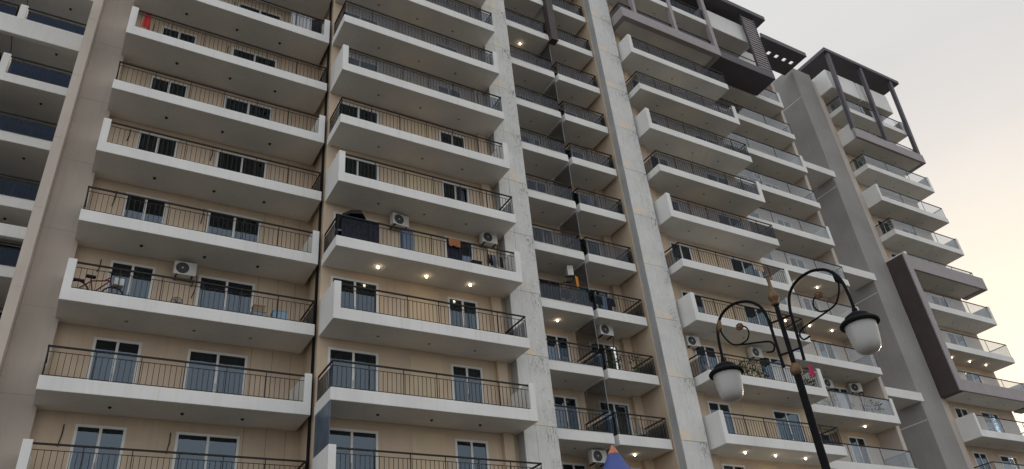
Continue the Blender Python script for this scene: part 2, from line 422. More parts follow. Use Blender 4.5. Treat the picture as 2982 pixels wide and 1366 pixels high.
LAMP_N = 0
def balcony(b, x0, x1, yf, yb, k, lw, rw, lights=(), lit=(), kind='bars', side=0.27, zoff=0.0, ly=0.97, dark=False):
    W, D = x1 - x0, yb - yf - 0.003
    o = link('balcony', balcony_mesh(W, D, lw, rw, side), b, (x0 - b.location.x, yf - b.location.y, k * FH + OZ + zoff))
    h, ba, gl = rail_meshes(W, D, lw, rw, side, kind)
    link('handrail', h, o)
    if ba: link('balusters', ba, o)['kind'] = 'stuff'
    for gm in gl: link('glass_panel', gm, o)
    for i, x in enumerate(lights):
        if i in lit:
            d = link('downlight', dl_rim, o, (x - x0, ly, -0.001))
            link('bulb', dl_bulb, o, (x - x0, ly, -0.001))
            ld = bpy.data.lights.new('downlight_glow', 'SPOT'); ld.energy = random.uniform(9, 17); ld.color = (1.0, 0.70, 0.40)
            ld.spot_size = R(130); ld.spot_blend = 0.8; ld.shadow_soft_size = 0.05
            lo = bpy.data.objects.new('downlight_glow', ld); COL.objects.link(lo); lo.parent = o; lo.location = (x - x0, ly, -0.12)
        else:
            link('downlight', dl_off if dark else dl_flush, o, (x - x0, ly, -0.001))
    return o

# ---- doors
def door_meshes(w, h):
    def f():
        fr = MB(); t, d = 0.09, 0.06
        fr.box(0, t, -0.02, d, 0, h); fr.box(w - t, w, -0.02, d, 0, h)
        fr.box(t, w - t, -0.02, d, h - t, h); fr.box(t, w - t, -0.02, d, 0, 0.06)
        fr.box(w / 2 - 0.045, w / 2 + 0.045, -0.012, d - 0.012, 0.06, h - t)
        p = MB().box(t, w / 2 - 0.045, 0.018, 0.024, 0.06, h - t)
        q = MB().box(w / 2 + 0.045, w - t, 0.018, 0.024, 0.06, h - t)
        hd = MB().box(w / 2 - 0.016, w / 2 + 0.016, -0.04, -0.0125, 0.95, 1.2)
        return fr.mesh('sliding_door', 'upvc'), p.mesh('pane', 'pane'), q.mesh('pane', 'pane'), hd.mesh('handle', 'steel')
    return cached(('door', round(w, 2), round(h, 2)), f)
def curtain_mesh(w, h, m, seed):
    def f():
        mb = MB(); n = max(8, int(w / 0.03)); rr = random.Random(seed)
        ph = rr.random() * 6
        for i in range(n + 1):
            x = w * i / n; y = 0.035 * math.sin(x * 34 + ph + 0.6 * math.sin(x * 7)) + 0.012 * math.sin(x * 90)
            mb.v += [(x, y, 0), (x, y * 0.7, h)]
        for i in range(n): mb.f.append((2 * i, 2 * i + 2, 2 * i + 3, 2 * i + 1))
        return mb.mesh('curtain', m, smooth=True)
    return cached(('cur', round(w, 2), round(h, 2), m, seed), f)

rc = random.Random(3)
def door(b, x0, x1, yw, k, top=2.74, zoff=0.0, cur=None):
    z0 = 0.32; h = top - z0; w = x1 - x0
    fr, p, q, hd = door_meshes(w, h)
    o = link('sliding_door', fr, b, (x0 - b.location.x, yw + 0.005 - b.location.y, k * FH + z0 + OZ + zoff))
    slid = rc.random()
    link('pane', p, o); link('pane', q, o, (-rc.uniform(0.25, 0.8) * w * 0.42, 0.022, 0) if slid < 0.16 else (0, 0, 0)); link('handle', hd, o)
    if cur is None: cur = rc.choice(['cur_white', 'cur_blue', 'cur_blue', 'cur_beige', 'cur_pink', None, None, None])
    if cur:
        half = rc.random() < 0.4; a = rc.choice([0.09, w / 2]) if half else 0.09
        ww = w / 2 - 0.12 if half else w - 0.18
        link('curtain', curtain_mesh(ww, h - 0.12, cur, rc.randint(0, 3)), o, (a, 0.22, 0.02))
    return o

def bay_wall(b, xa, xb, yw, doors, k0, k1, thick=0.25, top=2.74, m='wall', lthick=None, rthick=None, zoff=0.0):
    """wall of a bay with real door openings, plus the dark room behind"""
    mb = MB(); zb, zt = k0 * FH + zoff, k1 * FH + zoff
    edges = [xa] + [v for d in doors for v in d] + [xb]
    for i in range(0, len(edges), 2):
        th = thick
        if i == 0 and lthick: th = lthick
        if i == len(edges) - 2 and rthick: th = rthick
        mb.box(edges[i], edges[i + 1], yw, yw + th, zb, zt)
    for (a, c) in doors:
        for k in range(k0, k1):
            mb.box(a, c, yw, yw + thick, k * FH + top + zoff, (k + 1) * FH + 0.32 + zoff if k + 1 < k1 else zt)
        mb.box(a, c, yw, yw + thick, zb, zb + 0.32)
    part(b, 'wall', mb, m)
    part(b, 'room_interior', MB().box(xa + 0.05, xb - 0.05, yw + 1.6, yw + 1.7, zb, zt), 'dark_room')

def grooves(b, xs, yw, k0, k1, skip=()):
    mb = MB()
    for k in range(k0, k1):
        for x in xs: mb.box(x - 0.008, x + 0.008, yw - 0.004, yw, k * FH + 0.34, k * FH + 3.08)
    part(b, 'wall_joint', mb, 'card')

# bays -----------------------------------------------------------
A = (0.0, 8.47, 0.03, 1.80); Bb = (8.64, 16.99, -1.60, 0.08); C1 = (18.62, 21.87, 0.0, 1.80); C2 = (22.15, 25.15, 0.0, 1.80)
D1 = (27.10, 35.37, -1.42, 0.25); D2 = (35.60, 43.95, 0.53, 2.35); F = (52.34, 60.95, 0.65, 2.40)
A_doors = [(1.30, 2.83), (4.38, 6.50)]; B_doors = [(9.03, 11.03), (14.16, 15.60)]
C1_doors = [(20.15, 21.50)]; C2_doors = [(22.75, 24.55)]
D1_doors = [(28.22, 29.72), (32.72, 34.72)]; D2_doors = [(37.45, 39.55), (41.15, 42.65)]
F_doors = [(53.64, 55.17), (56.72, 58.84)]
bay_wall(main, 0.13, 8.62, 1.80, A_doors, -1, 12)
bay_wall(main, 8.62, 17.0, 0.08, B_doors, -1, 12, lthick=2.2)
bay_wall(main, 18.55, 25.30, 1.80, C1_doors + C2_doors, -1, 12)
bay_wall(main, 26.9, 35.45, 0.25, D1_doors, -1, 12, rthick=2.6)
bay_wall(main, 35.45, 44.0, 2.35, D2_doors, -1, 12)
bay_wall(right, 52.3, 61.0, 2.40, F_doors, -1, 12)
grooves(main, [6.62, 7.41, 8.11], 1.80, -1, 9)
mb = MB()
for k in range(-1, 10): mb.box(12.40, 13.76, 0.070, 0.08, k * FH + 0.34, k * FH + 2.86)
part(main, 'wall_panel', mb, 'panel')
mb = MB()
for k in range(-1, 9):
    mb.box(30.6, 31.9, 0.240, 0.25, k * FH + 0.34, k * FH + 2.86)
part(main, 'wall_panel', mb, 'panel')
# podium below the balconies, down to the ground
for b, xa, xb, y in ((main, 0.13, 8.6, 1.6), (main, 8.6, 17.0, -0.1), (main, 17.0, 26.9, 1.6), (main, 26.9, 35.45, 0.05), (main, 35.45, 44.0, 2.15), (right, 49.1, 61.0, 2.2)):
    part(b, 'podium', MB().box(xa, xb, y, y + 0.5, -OZ, -FH + 0.0), 'wall')

AL, BL = (2.15, 4.37, 6.36), (10.72, 12.85, 14.90)
D1L, D2L, FL = (29.04, 31.07, 33.17), (37.62, 39.75, 41.80), (54.5, 56.7, 58.7)
for k in range(-1, 9):
    e = k % 2 == 0
    balcony(main, *A, k, e, not e, AL, dark=(k not in (2, 8)))
    for d in A_doors: door(main, *d, 1.80, k, cur=('cur_pink' if (k == 2 and d[0] < 2) else 'cur_white' if k == 2 else None))
for k in range(-1, 10):
    e = k % 2 == 0
    balcony(main, *Bb, k, e, not e, BL, lit=(0, 1, 2) if k == 3 else (), ly=0.93, kind='both' if k >= 6 else 'bars', dark=(k == 1))
    for d in B_doors: door(main, *d, 0.08, k, cur='cur_white' if k in (0, 1, 2) and d[0] > 12 or k == 0 else None)
for k in range(-1, 12):
    balcony(main, *C1, k, False, False, (20.40,), lit=(0,) if k in (3, 9) else (), ly=0.95, kind='both' if k >= 3 else 'bars')
    balcony(main, *C2, k, False, False, (23.70,), lit=(0,) if k == 1 else (), ly=0.98, kind='both' if k >= 4 else 'bars')
    for d in C1_doors + C2_doors: door(main, *d, 1.80, k)
for k in range(-1, 12):
    e = k % 2 == 0
    if k != 10: balcony(main, *D1, k, not e, e, D1L, lit=(0, 1, 2) if k == 1 else (), ly=0.82, kind='both' if k >= 5 else 'bars')
    for d in D1_doors: door(main, *d, 0.25, k)
for k in range(-1, 11):
    e = k % 2 == 0
    balcony(main, *D2, k, False, e, D2L, lit={2: (2,), 4: (0, 1, 2), 5: (1, 2)}.get(k, ()), kind='glass', ly=0.92)
    for d in D2_doors: door(main, *d, 2.35, k)
for k in range(-1, 12):
    e = k % 2 == 0
    balcony(right, *F, k, e, not e, FL, lit=(0, 1, 2) if k == 4 else (), kind='glass')
    for d in F_doors: door(right, *d, 2.40, k)

# stubs of cooling pipe beside the doors, sockets, pilasters
for k in range(-1, 9):
    for x in (0.98, 4.20):
        if (k + int(x)) % 4 == 1: continue
        part(main, 'pipe_stub', MB().tube([(x, 1.775, k * FH + 2.68), (x, 1.77, k * FH + 2.35), (x - 0.05, 1.77, k * FH + 1.95 + 0.1 * (k % 3))], 0.018, 6), 'grille')
    part(main, 'socket', MB().box(7.28, 7.38, 1.785, 1.80, k * FH + 0.95, k * FH + 1.06), 'grille')
    part(main, 'socket', MB().box(13.02, 13.10, 0.055, 0.07, k * FH + 0.92, k * FH + 1.03), 'grille')
    part(main, 'socket', MB().box(13.16, 13.24, 0.055, 0.07, k * FH + 0.92, k * FH + 1.03), 'grille')
part(main, 'pilaster', MB().box(16.25, 16.72, -0.10, 0.078, -FH, 36.0), 'wall', bevel=0.01)
part(main, 'pilaster', MB().box(27.45, 27.90, 0.07, 0.248, -FH, 36.0), 'wall', bevel=0.01)
part(main, 'pilaster', MB().box(24.72, 25.24, 1.55, 1.798, -FH, 36.0), 'wall', bevel=0.01)
# partition screens between the paired middle balconies
for k in range(-1, 9):
    part(main, 'partition_screen', MB().box(21.985, 22.015, 0.22, 1.79, k * FH + RAIL + 0.02, (k + 1) * FH), 'screen')
    part(main, 'partition_post', MB().box(21.988, 22.012, 0.195, 0.22, k * FH + RAIL, (k + 1) * FH), 'greyplastic')

# weathered pillars: core and one cladding panel per storey
def pillar(x0, x1, yf, split):
    core = part(main, 'pillar', MB().box(x0 + 0.03, x1 - 0.01, yf + 0.04, yf + 2.6, -OZ, 38.0), 'pier_side', bevel=0.03)
    for k in range(-3, 13):
        za, zb = k * FH + 0.29 + 0.006, (k + 1) * FH + 0.29 - 0.006
        if k == -3: za = -OZ
        cuts = [x0] + split + [x1]
        for a, c in zip(cuts, cuts[1:]):
            mb = MB().box(a + 0.004, c - 0.004, yf + random.uniform(-0.006, 0.002), yf + 0.045, za, zb)
            mb.v = [(x, y, z + OZ) for x, y, z in mb.v]
            o = mb.build('panel', 'weathered', core, bevel=0.012)
            o.location = (-main.location.x, -main.location.y, 0)
            o.matrix_parent_inverse = Matrix()
    return core
p1 = pillar(16.96, 18.60, -0.5, [17.55])
p2 = pillar(25.30, 26.90, -0.5, [])
# pier left of the first bay: narrow fin and broad face
part(main, 'pier', MB().box(-1.41, -1.07, 0.2, 3.5, -OZ, 38.0), 'pier', bevel=0.02)
part(main, 'pier', MB().box(-1.07, 0.13, 1.42, 3.5, -OZ, 38.0), 'pier', bevel=0.02)
for k in range(-2, 12):
    part(main, 'joint', MB().box(-1.05, 0.11, 1.417, 1.42, k * FH + 0.30, k * FH + 0.318), 'pier_joint')
    part(main, 'joint', MB().box(-1.39, -1.09, 0.197, 0.2, k * FH + 0.30, k * FH + 0.318), 'pier_joint')
    part(right, 'joint', MB().box(49.15, 51.47, 1.847, 1.85, k * FH + 0.30, k * FH + 0.32), 'pier_joint')
# beige return wall right of the middle bay, fin at the end of the last bay
part(main, 'return_wall', MB().box(25.26, 25.33, 0.0, 1.85, -OZ, 37.0), 'wall')
part(main, 'end_fin', MB().box(43.98, 44.32, 0.95, 5.5, -OZ, 37.0), 'pier', bevel=0.02)
# black rainwater pipe in the gap between the first two bays
part(main, 'rainwater_pipe', MB().tube([(8.545, 0.35, -OZ), (8.545, 0.35, 36)], 0.055, 8), 'black')
# maroon post high in the middle bay
part(main, 'hanging_post', MB().box(21.90, 22.38, -0.30, 0.15, 27.8, 36.5), 'maroon', bevel=0.02)

# ---- top of the right half: framed penthouse
def rim(b, x0, x1, y0, y1, z0, z1, w, m, name='frame_rim'):
    mb = heightfield([x0, x0 + w, x1 - w, x1], [y0, y0 + w, y1], [[z1, z1, z1], [z1, z0 + 0.13, z1]], z0)
    # recess the underside of the middle cell
    part(b, name, MB().box(x0, x1, y0, y0 + w, z0, z1), m, bevel=0.02)
    part(b, name, MB().box(x0, x0 + w, y0 + w, y1, z0, z1), m, bevel=0.02)
    part(b, name, MB().box(x1 - w, x1, y0 + w, y1, z0, z1), m, bevel=0.02)
    part(b, 'frame_floor', MB().box(x0 + w, x1 - w, y0 + w, y1, z0 + 0.12, z0 + 0.3), 'white')
rim(main, 27.02, 35.62, -1.52, 0.25, 31.05, 31.88, 0.36, 'mauve')
for x, w in ((28.25, 0.22), (31.78, 0.28), (35.42, 0.34)):
    part(main, 'frame_post', MB().box(x - w / 2, x + w / 2, -1.515, -1.2, 31.88, 37.45), 'mauve', bevel=0.02)
part(main, 'handrail', MB().box(27.1, 35.3, -1.30, -1.25, 32.5, 32.55), 'black')
part(main, 'handrail', MB().box(27.1, 27.15, -1.25, 0.2, 32.5, 32.55), 'black')
part(main, 'glass_panel', MB().box(27.2, 35.2, -1.285, -1.277, 31.9, 32.46), 'side_glass')
part(main, 'glass_panel', MB().box(27.12, 27.128, -1.22, 0.2, 31.9, 32.46), 'side_glass')
part(main, 'handrail', MB().box(35.7, 39.5, -1.32, -1.27, 32.3, 32.35), 'black')
part(main, 'roof_slab', MB().box(26.6, 42.0, -1.75, 3.5, 37.42, 37.86), 'roof', bevel=0.05)
part(main, 'frame_box', MB().box(35.66, 41.0, -1.45, 0.45, 31.05, 31.72), 'roof', bevel=0.03)
part(main, 'parapet_box', MB().box(35.7, 40.42, -1.0, 1.2, 34.80, 36.66), 'white', bevel=0.05)
part(main, 'parapet_box', MB().box(40.42, 43.4, 0.6, 2.3, 34.2, 36.2), 'white', bevel=0.05)
for s in range(21):
    z = 31.86 + s * 0.26
    part(main, 'slat', MB().box(39.66, 40.90, -1.40, -1.28, z, z + 0.12), 'mauve')
for x in (39.56, 40.90):
    part(main, 'slat_post', MB().box(x, x + 0.10, -1.42, -1.26, 31.72, 37.42), 'roof')

# ---- far tower: pier, recess, link beams, canopy
part(right, 'pier', MB().box(49.12, 51.5, 1.85, 9.0, -OZ, 38.7), 'grey', bevel=0.03)
part(right, 'pier', MB().box(51.5, 52.32, 1.95, 5.0, -OZ, 38.2), 'pier', bevel=0.02)
for z in (35.3, 26.0, 16.7, 7.4):
    part(right, 'joint', MB().box(49.112, 49.12, 1.9, 8.9, z, z + 0.05), 'white')
part(right, 'recess_wall', MB().box(44.32, 49.1, 9.0, 9.3, -OZ, 37.3), 'grey')
for z in (8.63, 17.66, 26.88):
    part(right, 'link_beam', MB().box(44.33, 49.42, 1.78, 3.5, z, z + 0.60), 'white', bevel=0.02)
cx = [43.6, 45.35, 45.75, 46.25, 46.65, 47.15, 47.55, 48.0, 48.4, 48.85]
mb = MB()
mb.box(43.6, 48.85, 0.12, 0.95, 38.1, 38.2); mb.box(43.6, 48.85, 1.30, 2.45, 38.1, 38.2)
for i in range(0, 9, 2): mb.box(cx[i], cx[i + 1], 0.95, 1.30, 38.1, 38.2)
part(right, 'canopy_edge', MB().box(43.6, 48.85, -0.02, 0.12, 38.06, 38.52), 'roof', bevel=0.02)
part(right, 'canopy', mb, 'roof')

# frame over three storeys of the far tower
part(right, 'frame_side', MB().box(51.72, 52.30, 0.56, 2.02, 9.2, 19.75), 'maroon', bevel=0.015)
part(right, 'frame_front', MB().box(51.72, 52.33, 0.47, 0.56, 9.2, 19.8), 'mauve', bevel=0.015)
part(right, 'frame_beam', MB().box(52.33, 61.6, 0.47, 0.63, 18.55, 19.62), 'mauve', bevel=0.02)
part(right, 'frame_beam', MB().box(52.33, 62.0, 0.47, 0.63, 9.2, 10.05), 'mauve', bevel=0.02)
part(right, 'frame_beam', MB().box(61.0, 61.6, 0.63, 2.3, 18.55, 19.6), 'mauve', bevel=0.02)
part(right, 'frame_beam', MB().box(61.0, 62.0, 0.63, 2.3, 9.2, 10.05), 'mauve', bevel=0.02)
# roof structure of the far tower
part(right, 'frame_beam', MB().box(52.2, 61.3, 0.43, 0.63, 30.95, 31.85), 'mauve', bevel=0.02)
part(right, 'frame_beam', MB().box(60.97, 61.3, 0.63, 2.4, 30.95, 31.85), 'mauve', bevel=0.02)
for x in (52.42, 56.7, 60.9):
    mb = MB(); w = 0.17
    for (y, z) in ((0.53, 31.85), (0.10, 40.15)):
        mb.v += [(x - w, y - 0.10, z), (x + w, y - 0.10, z), (x + w, y + 0.2, z), (x - w, y + 0.2, z)]
    mb.f = [(0, 1, 2, 3), (4, 5, 6, 7), (0, 1, 5, 4), (1, 2, 6, 5), (2, 3, 7, 6), (3, 0, 4, 7)]
    part(right, 'leaning_post', mb, 'roof', bevel=0.02)
part(right, 'roof_slab', MB().box(51.9, 62.1, -0.10, 4.2, 40.12, 40.5), 'roof', bevel=0.05)
for a, c in ((52.05, 55.9), (56.05, 60.3)):
    part(right, 'parapet_box', MB().box(a, c, 0.68, 2.6, 36.5, 38.6), 'white', bevel=0.08)

# ---- set-back block on the left
ZY = 4.95
bay_wall(left, -16.0, -1.5, ZY + 2.7, [(-12.2, -10.0), (-8.0, -5.0), (-4.1, -1.75)], -1, 9, m='grey', zoff=-0.05, top=2.98)
for k in range(-1, 9):
    top = k in (7,)
    balcony(left, -4.5, -1.45, ZY, ZY + 2.7, k, k in (6, 7), False, (-2.7,), side=0.30, zoff=-0.05, dark=True, kind='navy')
    balcony(left, -12.0, -4.53, ZY, ZY + 2.7, k, False, False, (), side=0.30, zoff=-0.05, kind='navy')
    for d in ((-4.1, -1.75), (-8.0, -5.0)): door(left, *d, ZY + 2.7, k, zoff=-0.05, cur='cur_navy', top=2.98)
part(left, 'frame_beam', MB().box(-13.0, -1.45, ZY - 0.25, ZY - 0.03, 21.1, 22.15), 'white', bevel=0.03)
part(left, 'frame_beam', MB().box(-13.0, -1.45, ZY - 0.25, ZY - 0.03, 10.85, 11.4), 'white', bevel=0.03)

# ------------------------------------------------------------------ street lamp
LU = Vector((0.29645615, -0.95504646, 0)); LM = Vector((9.92243, -19.22804, 0)) - LU * 0.06
lamp = thing('street_lamp', 'tall black double-arm street lamp with gold finial and milky bell globes', 'street lamp', LM, math.atan2(LU.y, LU.x))
pole = MB().lathe([(0.16, 0.0), (0.16, 0.25), (0.10, 0.35), (0.068, 0.9), (0.054, 5.56)], 20).build('pole', 'black', lamp, smooth=True)
MB().lathe([(0.045, 5.55), (0.07, 5.57), (0.088, 5.62), (0.08, 5.67), (0.05, 5.72), (0.038, 5.74)], 20).build('collar', 'gold', pole, smooth=True)
MB().tube([(0, 0, 5.72), (0, 0, 6.74)], 0.036, 14).build('upper_pole', 'black', lamp, smooth=True)
MB().lathe([(0.05, 6.70), (0.065, 6.72), (0.05, 6.75), (0.055, 6.77), (0.085, 6.82), (0.082, 6.87), (0.05, 6.92), (0.03, 6.98), (0.026, 7.10), (0.03, 7.18), (0.045, 7.21), (0.02, 7.24), (0.0, 7.25)], 18).build('finial', 'gold', lamp, smooth=True)
def spline(pts, n=6):
    out = []; P = [pts[0]] + list(pts) + [pts[-1]]
    for i in range(1, len(P) - 2):
        p0, p1, p2, p3 = (Vector(P[j]) for j in (i - 1, i, i + 1, i + 2))
        for s in range(n):
            t = s / n
            out.append(0.5 * ((2 * p1) + (-p0 + p2) * t + (2 * p0 - 5 * p1 + 4 * p2 - p3) * t * t + (-p0 + 3 * p1 - 3 * p2 + p3) * t ** 3))
    out.append(Vector(pts[-1])); return out
def P3(l, s): return [(s * u, 0, v) for u, v in l]
for s in (1, -1):
    arm_pts = [(0.16, 5.74), (0.17, 6.0), (0.175, 6.3), (0.19, 6.58), (0.26, 6.8), (0.43, 6.95), (0.66, 7.0), (0.87, 6.93), (1.01, 6.75), (1.06, 6.5), (1.07, 6.16)]
    arm = MB().tube(spline(P3(arm_pts, s)), 0.024, 8).build('arm', 'black', lamp, smooth=True)
    MB().tube(spline(P3([(0.99, 6.77), (0.97, 6.58), (0.86, 6.38), (0.70, 6.31), (0.46, 6.25), (0.26, 6.19), (0.21, 6.11), (0.25, 6.03), (0.35, 6.05)], s)), 0.014, 7).build('scroll', 'black', arm, smooth=True)
    MB().tube(spline(P3([(0.72, 6.32), (0.60, 6.35), (0.54, 6.45), (0.56, 6.55), (0.63, 6.60)], s)), 0.012, 7).build('curl', 'black', arm, smooth=True)
    fl = MB()
    for q in range(8):
        th = q * math.pi / 4
        fl.lathe([(0.0, -0.02), (0.024, -0.012), (0.028, 0.0), (0.02, 0.014), (0.0, 0.022)], 8, (s * 0.66 + 0.042 * math.cos(th), 0, 6.60 + 0.042 * math.sin(th)))
    fl.lathe([(0.0, -0.04), (0.03, -0.02), (0.036, 0.0), (0.03, 0.02), (0.0, 0.04)], 10, (s * 0.66, 0, 6.60))
    fl.build('flower', 'gold', arm, smooth=True)
    lf = MB(); lf.tube(P3([(1.03, 6.63), (0.99, 6.70), (0.975, 6.80), (0.96, 6.88)], s), [0.01, 0.045, 0.035, 0.005], 8)
    lf.build('leaf_ornament', 'gold' if s < 0 else 'black', arm, smooth=True)
    cap = MB().lathe([(0.0, 6.21), (0.035, 6.20), (0.045, 6.14), (0.10, 6.12), (0.17, 6.075), (0.185, 6.03), (0.25, 6.00), (0.275, 5.965), (0.27, 5.94), (0.22, 5.935), (0.0, 5.95)], 28, (s * 1.07, 0, 0)).build('lantern_cap', 'black', lamp, smooth=True)
    MB().lathe([(0.215, 5.937), (0.212, 5.88), (0.205, 5.80), (0.196, 5.72), (0.184, 5.64), (0.165, 5.575), (0.125, 5.53), (0.06, 5.51), (0.0, 5.505)], 32, (s * 1.07, 0, 0)).build('globe', 'globe', lamp, smooth=True)
for z in (6.46, 5.93):
    MB().tube([(-0.19, 0, z), (0.19, 0, z)], 0.016, 8).build('brace', 'black', lamp, smooth=True)

# ------------------------------------------------------------------ play turret (only its conical roof shows)
ct = Vector((0.69108694, -26.131257, 0)) + Vector((0.62741561, 0.78038429, 0)) * 12.0
tip_h = -6.87897 + 0.29621577 * 12.0 + OZ
tur = thing('play_turret', 'blue conical play-tower roof with an orange tip in front of the facade', 'play tower', (ct.x, ct.y, 0))
cr = MB().lathe([(0.085 + 0.0, tip_h - 0.135), (0.268, tip_h - 0.48), (0.276, tip_h - 0.485), (0.276, tip_h - 0.50), (0.55, tip_h - 0.98), (0.80, tip_h - 1.42), (0.84, tip_h - 1.42), (0.78, tip_h - 1.46), (0.0, tip_h - 1.2)], 24).build('roof', 'coneblue', tur, smooth=True)
MB().lathe([(0.0, tip_h + 0.004), (0.012, tip_h), (0.088, tip_h - 0.13), (0.094, tip_h - 0.145), (0.08, tip_h - 0.15)], 24).build('roof_tip', 'coneorange', cr, smooth=True)
for a in range(6):
    th = a * math.pi / 3
    MB().tube([(0.74 * math.cos(th), 0.74 * math.sin(th), 0), (0.74 * math.cos(th), 0.74 * math.sin(th), tip_h - 1.38)], 0.05, 10).build('post', 'steel', tur, smooth=True)
MB().lathe([(0.0, 1.35), (0.80, 1.35), (0.80, 1.45), (0.0, 1.45)], 24).build('deck', 'coneorange', tur, smooth=True)

# ------------------------------------------------------------------ things on the balconies
ac_body = MB().box(-0.40, 0.40, -0.15, 0.15, 0.0, 0.56).mesh('body', 'ac', bevel=0.025, smooth=True)
def ac_fan():
    mb = MB()
    prof = [(0.0, 0.012), (0.225, 0.012), (0.235, 0.0)]
    mb.lathe(prof, 24)
    mb.v = [(x, -z, y) for x, y, z in mb.v]
    return mb.mesh('fan_opening', 'grille', smooth=True)
def ac_ring():
    mb = MB()
    for r in (0.05, 0.09, 0.13, 0.17, 0.21):
        mb.tube([(r * math.cos(t * math.pi / 10), -0.02, r * math.sin(t * math.pi / 10)) for t in range(21)], 0.0035, 4, cap=False)
    for t in range(8):
        a = t * math.pi / 4; mb.tube([(0.03 * math.cos(a), -0.02, 0.03 * math.sin(a)), (0.225 * math.cos(a), -0.02, 0.225 * math.sin(a))], 0.004, 4)
    return mb.mesh('fan_guard', 'greyplastic')
def ac_hub():
    mb = MB().lathe([(0.0, 0.03), (0.03, 0.028), (0.04, 0.0)], 14); mb.v = [(x, -z, y) for x, y, z in mb.v]
    return mb.mesh('hub', 'ac', smooth=True)
ACF, ACR, ACH = ac_fan(), ac_ring(), ac_hub()
ac_br = MB().box(-0.02, 0.02, -0.14, 0.30, -0.05, -0.005).mesh('bracket', 'black')
ac_pipe = MB().tube([(0.40, 0.02, 0.12), (0.47, 0.03, 0.10), (0.49, 0.08, -0.05), (0.47, 0.14, -0.45), (0.40, 0.2, -0.75)], 0.02, 6).mesh('pipe', 'grille', smooth=True)
def ac(x, y, z, label, rz=0.0):
    t = thing('air_conditioner', label, 'air conditioner', (x, y, z + OZ), rz, 'air conditioning units on the balconies')
    link('body', ac_body, t)
    for me in (ACF, ACR, ACH): link(me.name.split('.')[0], me, t, (-0.10, -0.153, 0.28))
    link('pipe', ac_pipe, t)
    for bx in (-0.28, 0.28): link('bracket', ac_br, t, (bx, 0, 0))
    return t
ac(3.80, 1.48, 8.58, 'white air conditioner above the left end balcony with the bicycle, between its doors')
ac(11.85, -0.25, 11.75, 'air conditioner nearest the black parasol, above the three lit downlights', 0.15)
ac(16.25, -0.25, 11.88, 'air conditioner at the right end of the laundry balcony above three lit downlights')
ac(23.05, 0.80, 8.78, 'white air conditioner under a middle balcony beside the plant balcony')
ac(21.45, 0.80, 2.46, 'white air conditioner just above the orange-tipped blue cone')
ac(21.42, 0.85, 11.68, 'air conditioner turned sideways above the orange cloth in the middle bay', 1.15)
ac(27.88, -0.02, 8.55, 'air conditioner beside the right weathered pillar above the left lamp globe', -0.1)
ac(32.35, -0.02, 8.56, 'small air conditioner behind the curls of the lamp\'s left arm')
ac(43.0, 2.05, 8.62, 'air conditioner at the far end of the balcony with bushy plants, below the right globe', -0.35)
ac(40.4, 2.05, 8.58, 'air conditioner half hidden left of the one below the right lamp globe')
ac(40.05, 2.05, 24.0, 'air conditioner in shade high in the right bay')

def cloth(name, label, cat, m, x0, x1, y, z0, z1, fold=0.03, flare=0.0, group=None):
    mb = MB(); n = max(8, int((x1 - x0) / 0.03)); nz = 6; w = x1 - x0
    for j in range(nz + 1):
        t = j / nz
        for i in range(n + 1):
            u = i / n - 0.5
            xx = u * w * (1 + flare * (1 - t)); yy = fold * math.sin(u * w * 26 + 1.3 * math.sin(3 * t)) * (1.1 - 0.5 * t)
            zz = t * (z1 - z0) + 0.02 * math.sin(9 * u + 2) * (1 - t)
            mb.v.append((xx, yy, zz))
    for j in range(nz):
        for i in range(n):
            a = j * (n + 1) + i; mb.f.append((a, a + 1, a + n + 2, a + n + 1))
    # thickness
    nv = len(mb.v); mb.v += [(x, yy + 0.012, z) for x, yy, z in mb.v]; mb.f += [tuple(nv + i for i in reversed(f)) for f in mb.f[:]]
    o = mb.build(name, m, None, ((x0 + x1) / 2, y, z0 + OZ), smooth=True)
    return tag(o, label, cat, group)
cloth('red_cloth', 'bright red cloth hanging at the left end of a high balcony', 'cloth', 'red', 0.56, 0.76, 0.14, 19.25, 20.08, 0.03, 0.7)
cloth('towel', 'rust brown towel hung over the rail of the laundry balcony', 'towel', 'rust', 13.5, 14.05, -1.60, 10.42, 10.80, 0.02)
cloth('bed_sheet', 'navy sheet hanging below the rust brown towel', 'laundry', 'navy', 13.45, 14.15, -1.47, 9.75, 10.55)
cloth('bed_sheet', 'wide navy sheet under the black parasol on the laundry balcony', 'laundry', 'navy', 8.9, 10.45, -1.47, 9.70, 10.78)
cloth('bed_sheet', 'dark sheet below the sideways air conditioner, left of the teal cloth', 'laundry', 'blackcloth', 19.3, 20.2, 0.12, 9.75, 10.75)
cloth('orange_cloth', 'orange cloth dangling from the sideways air conditioner', 'cloth', 'orange', 21.45, 21.62, 0.45, 10.85, 11.65, 0.03)
cloth('teal_cloth', 'dark teal cloth on the rail at the middle partition', 'cloth', 'teal', 21.15, 21.78, 0.12, 9.75, 10.75)
cloth('crimson_cloth', 'crimson cloth hung on the rail right of the lamp pole', 'cloth', 'crimson', 34.40, 34.72, -1.45, 7.25, 7.85, 0.03, 0.2)
cloth('bed_sheet', 'white sheets drying behind the lamp pole', 'laundry', 'whitecloth', 31.7, 33.3, -1.29, 6.68, 7.66)
cloth('bed_sheet', 'white laundry on the balcony with bushy plants', 'laundry', 'whitecloth', 39.0, 39.75, 0.67, 6.62, 7.66, 0.04)

# black folded parasol on the laundry balcony
t = thing('parasol', 'black parasol leaning half open on the laundry balcony', 'parasol', (9.6, -0.75, 3 * FH + 0.32 + OZ))
MB().tube([(0, 0, 0), (0, 0, 2.1)], 0.02, 8).build('pole', 'black', t, smooth=True)
cp = MB().lathe([(0.0, 0.0), (0.46, -0.22), (0.56, -0.44), (0.53, -0.44), (0.0, -0.05)], 6); cp.v = [(x * (1 + 0.1 * math.sin(5 * y)), y * 0.8, z + 2.12 + 0.18 * x) for x, y, z in cp.v]
cp.build('canopy', 'blackcloth', t)
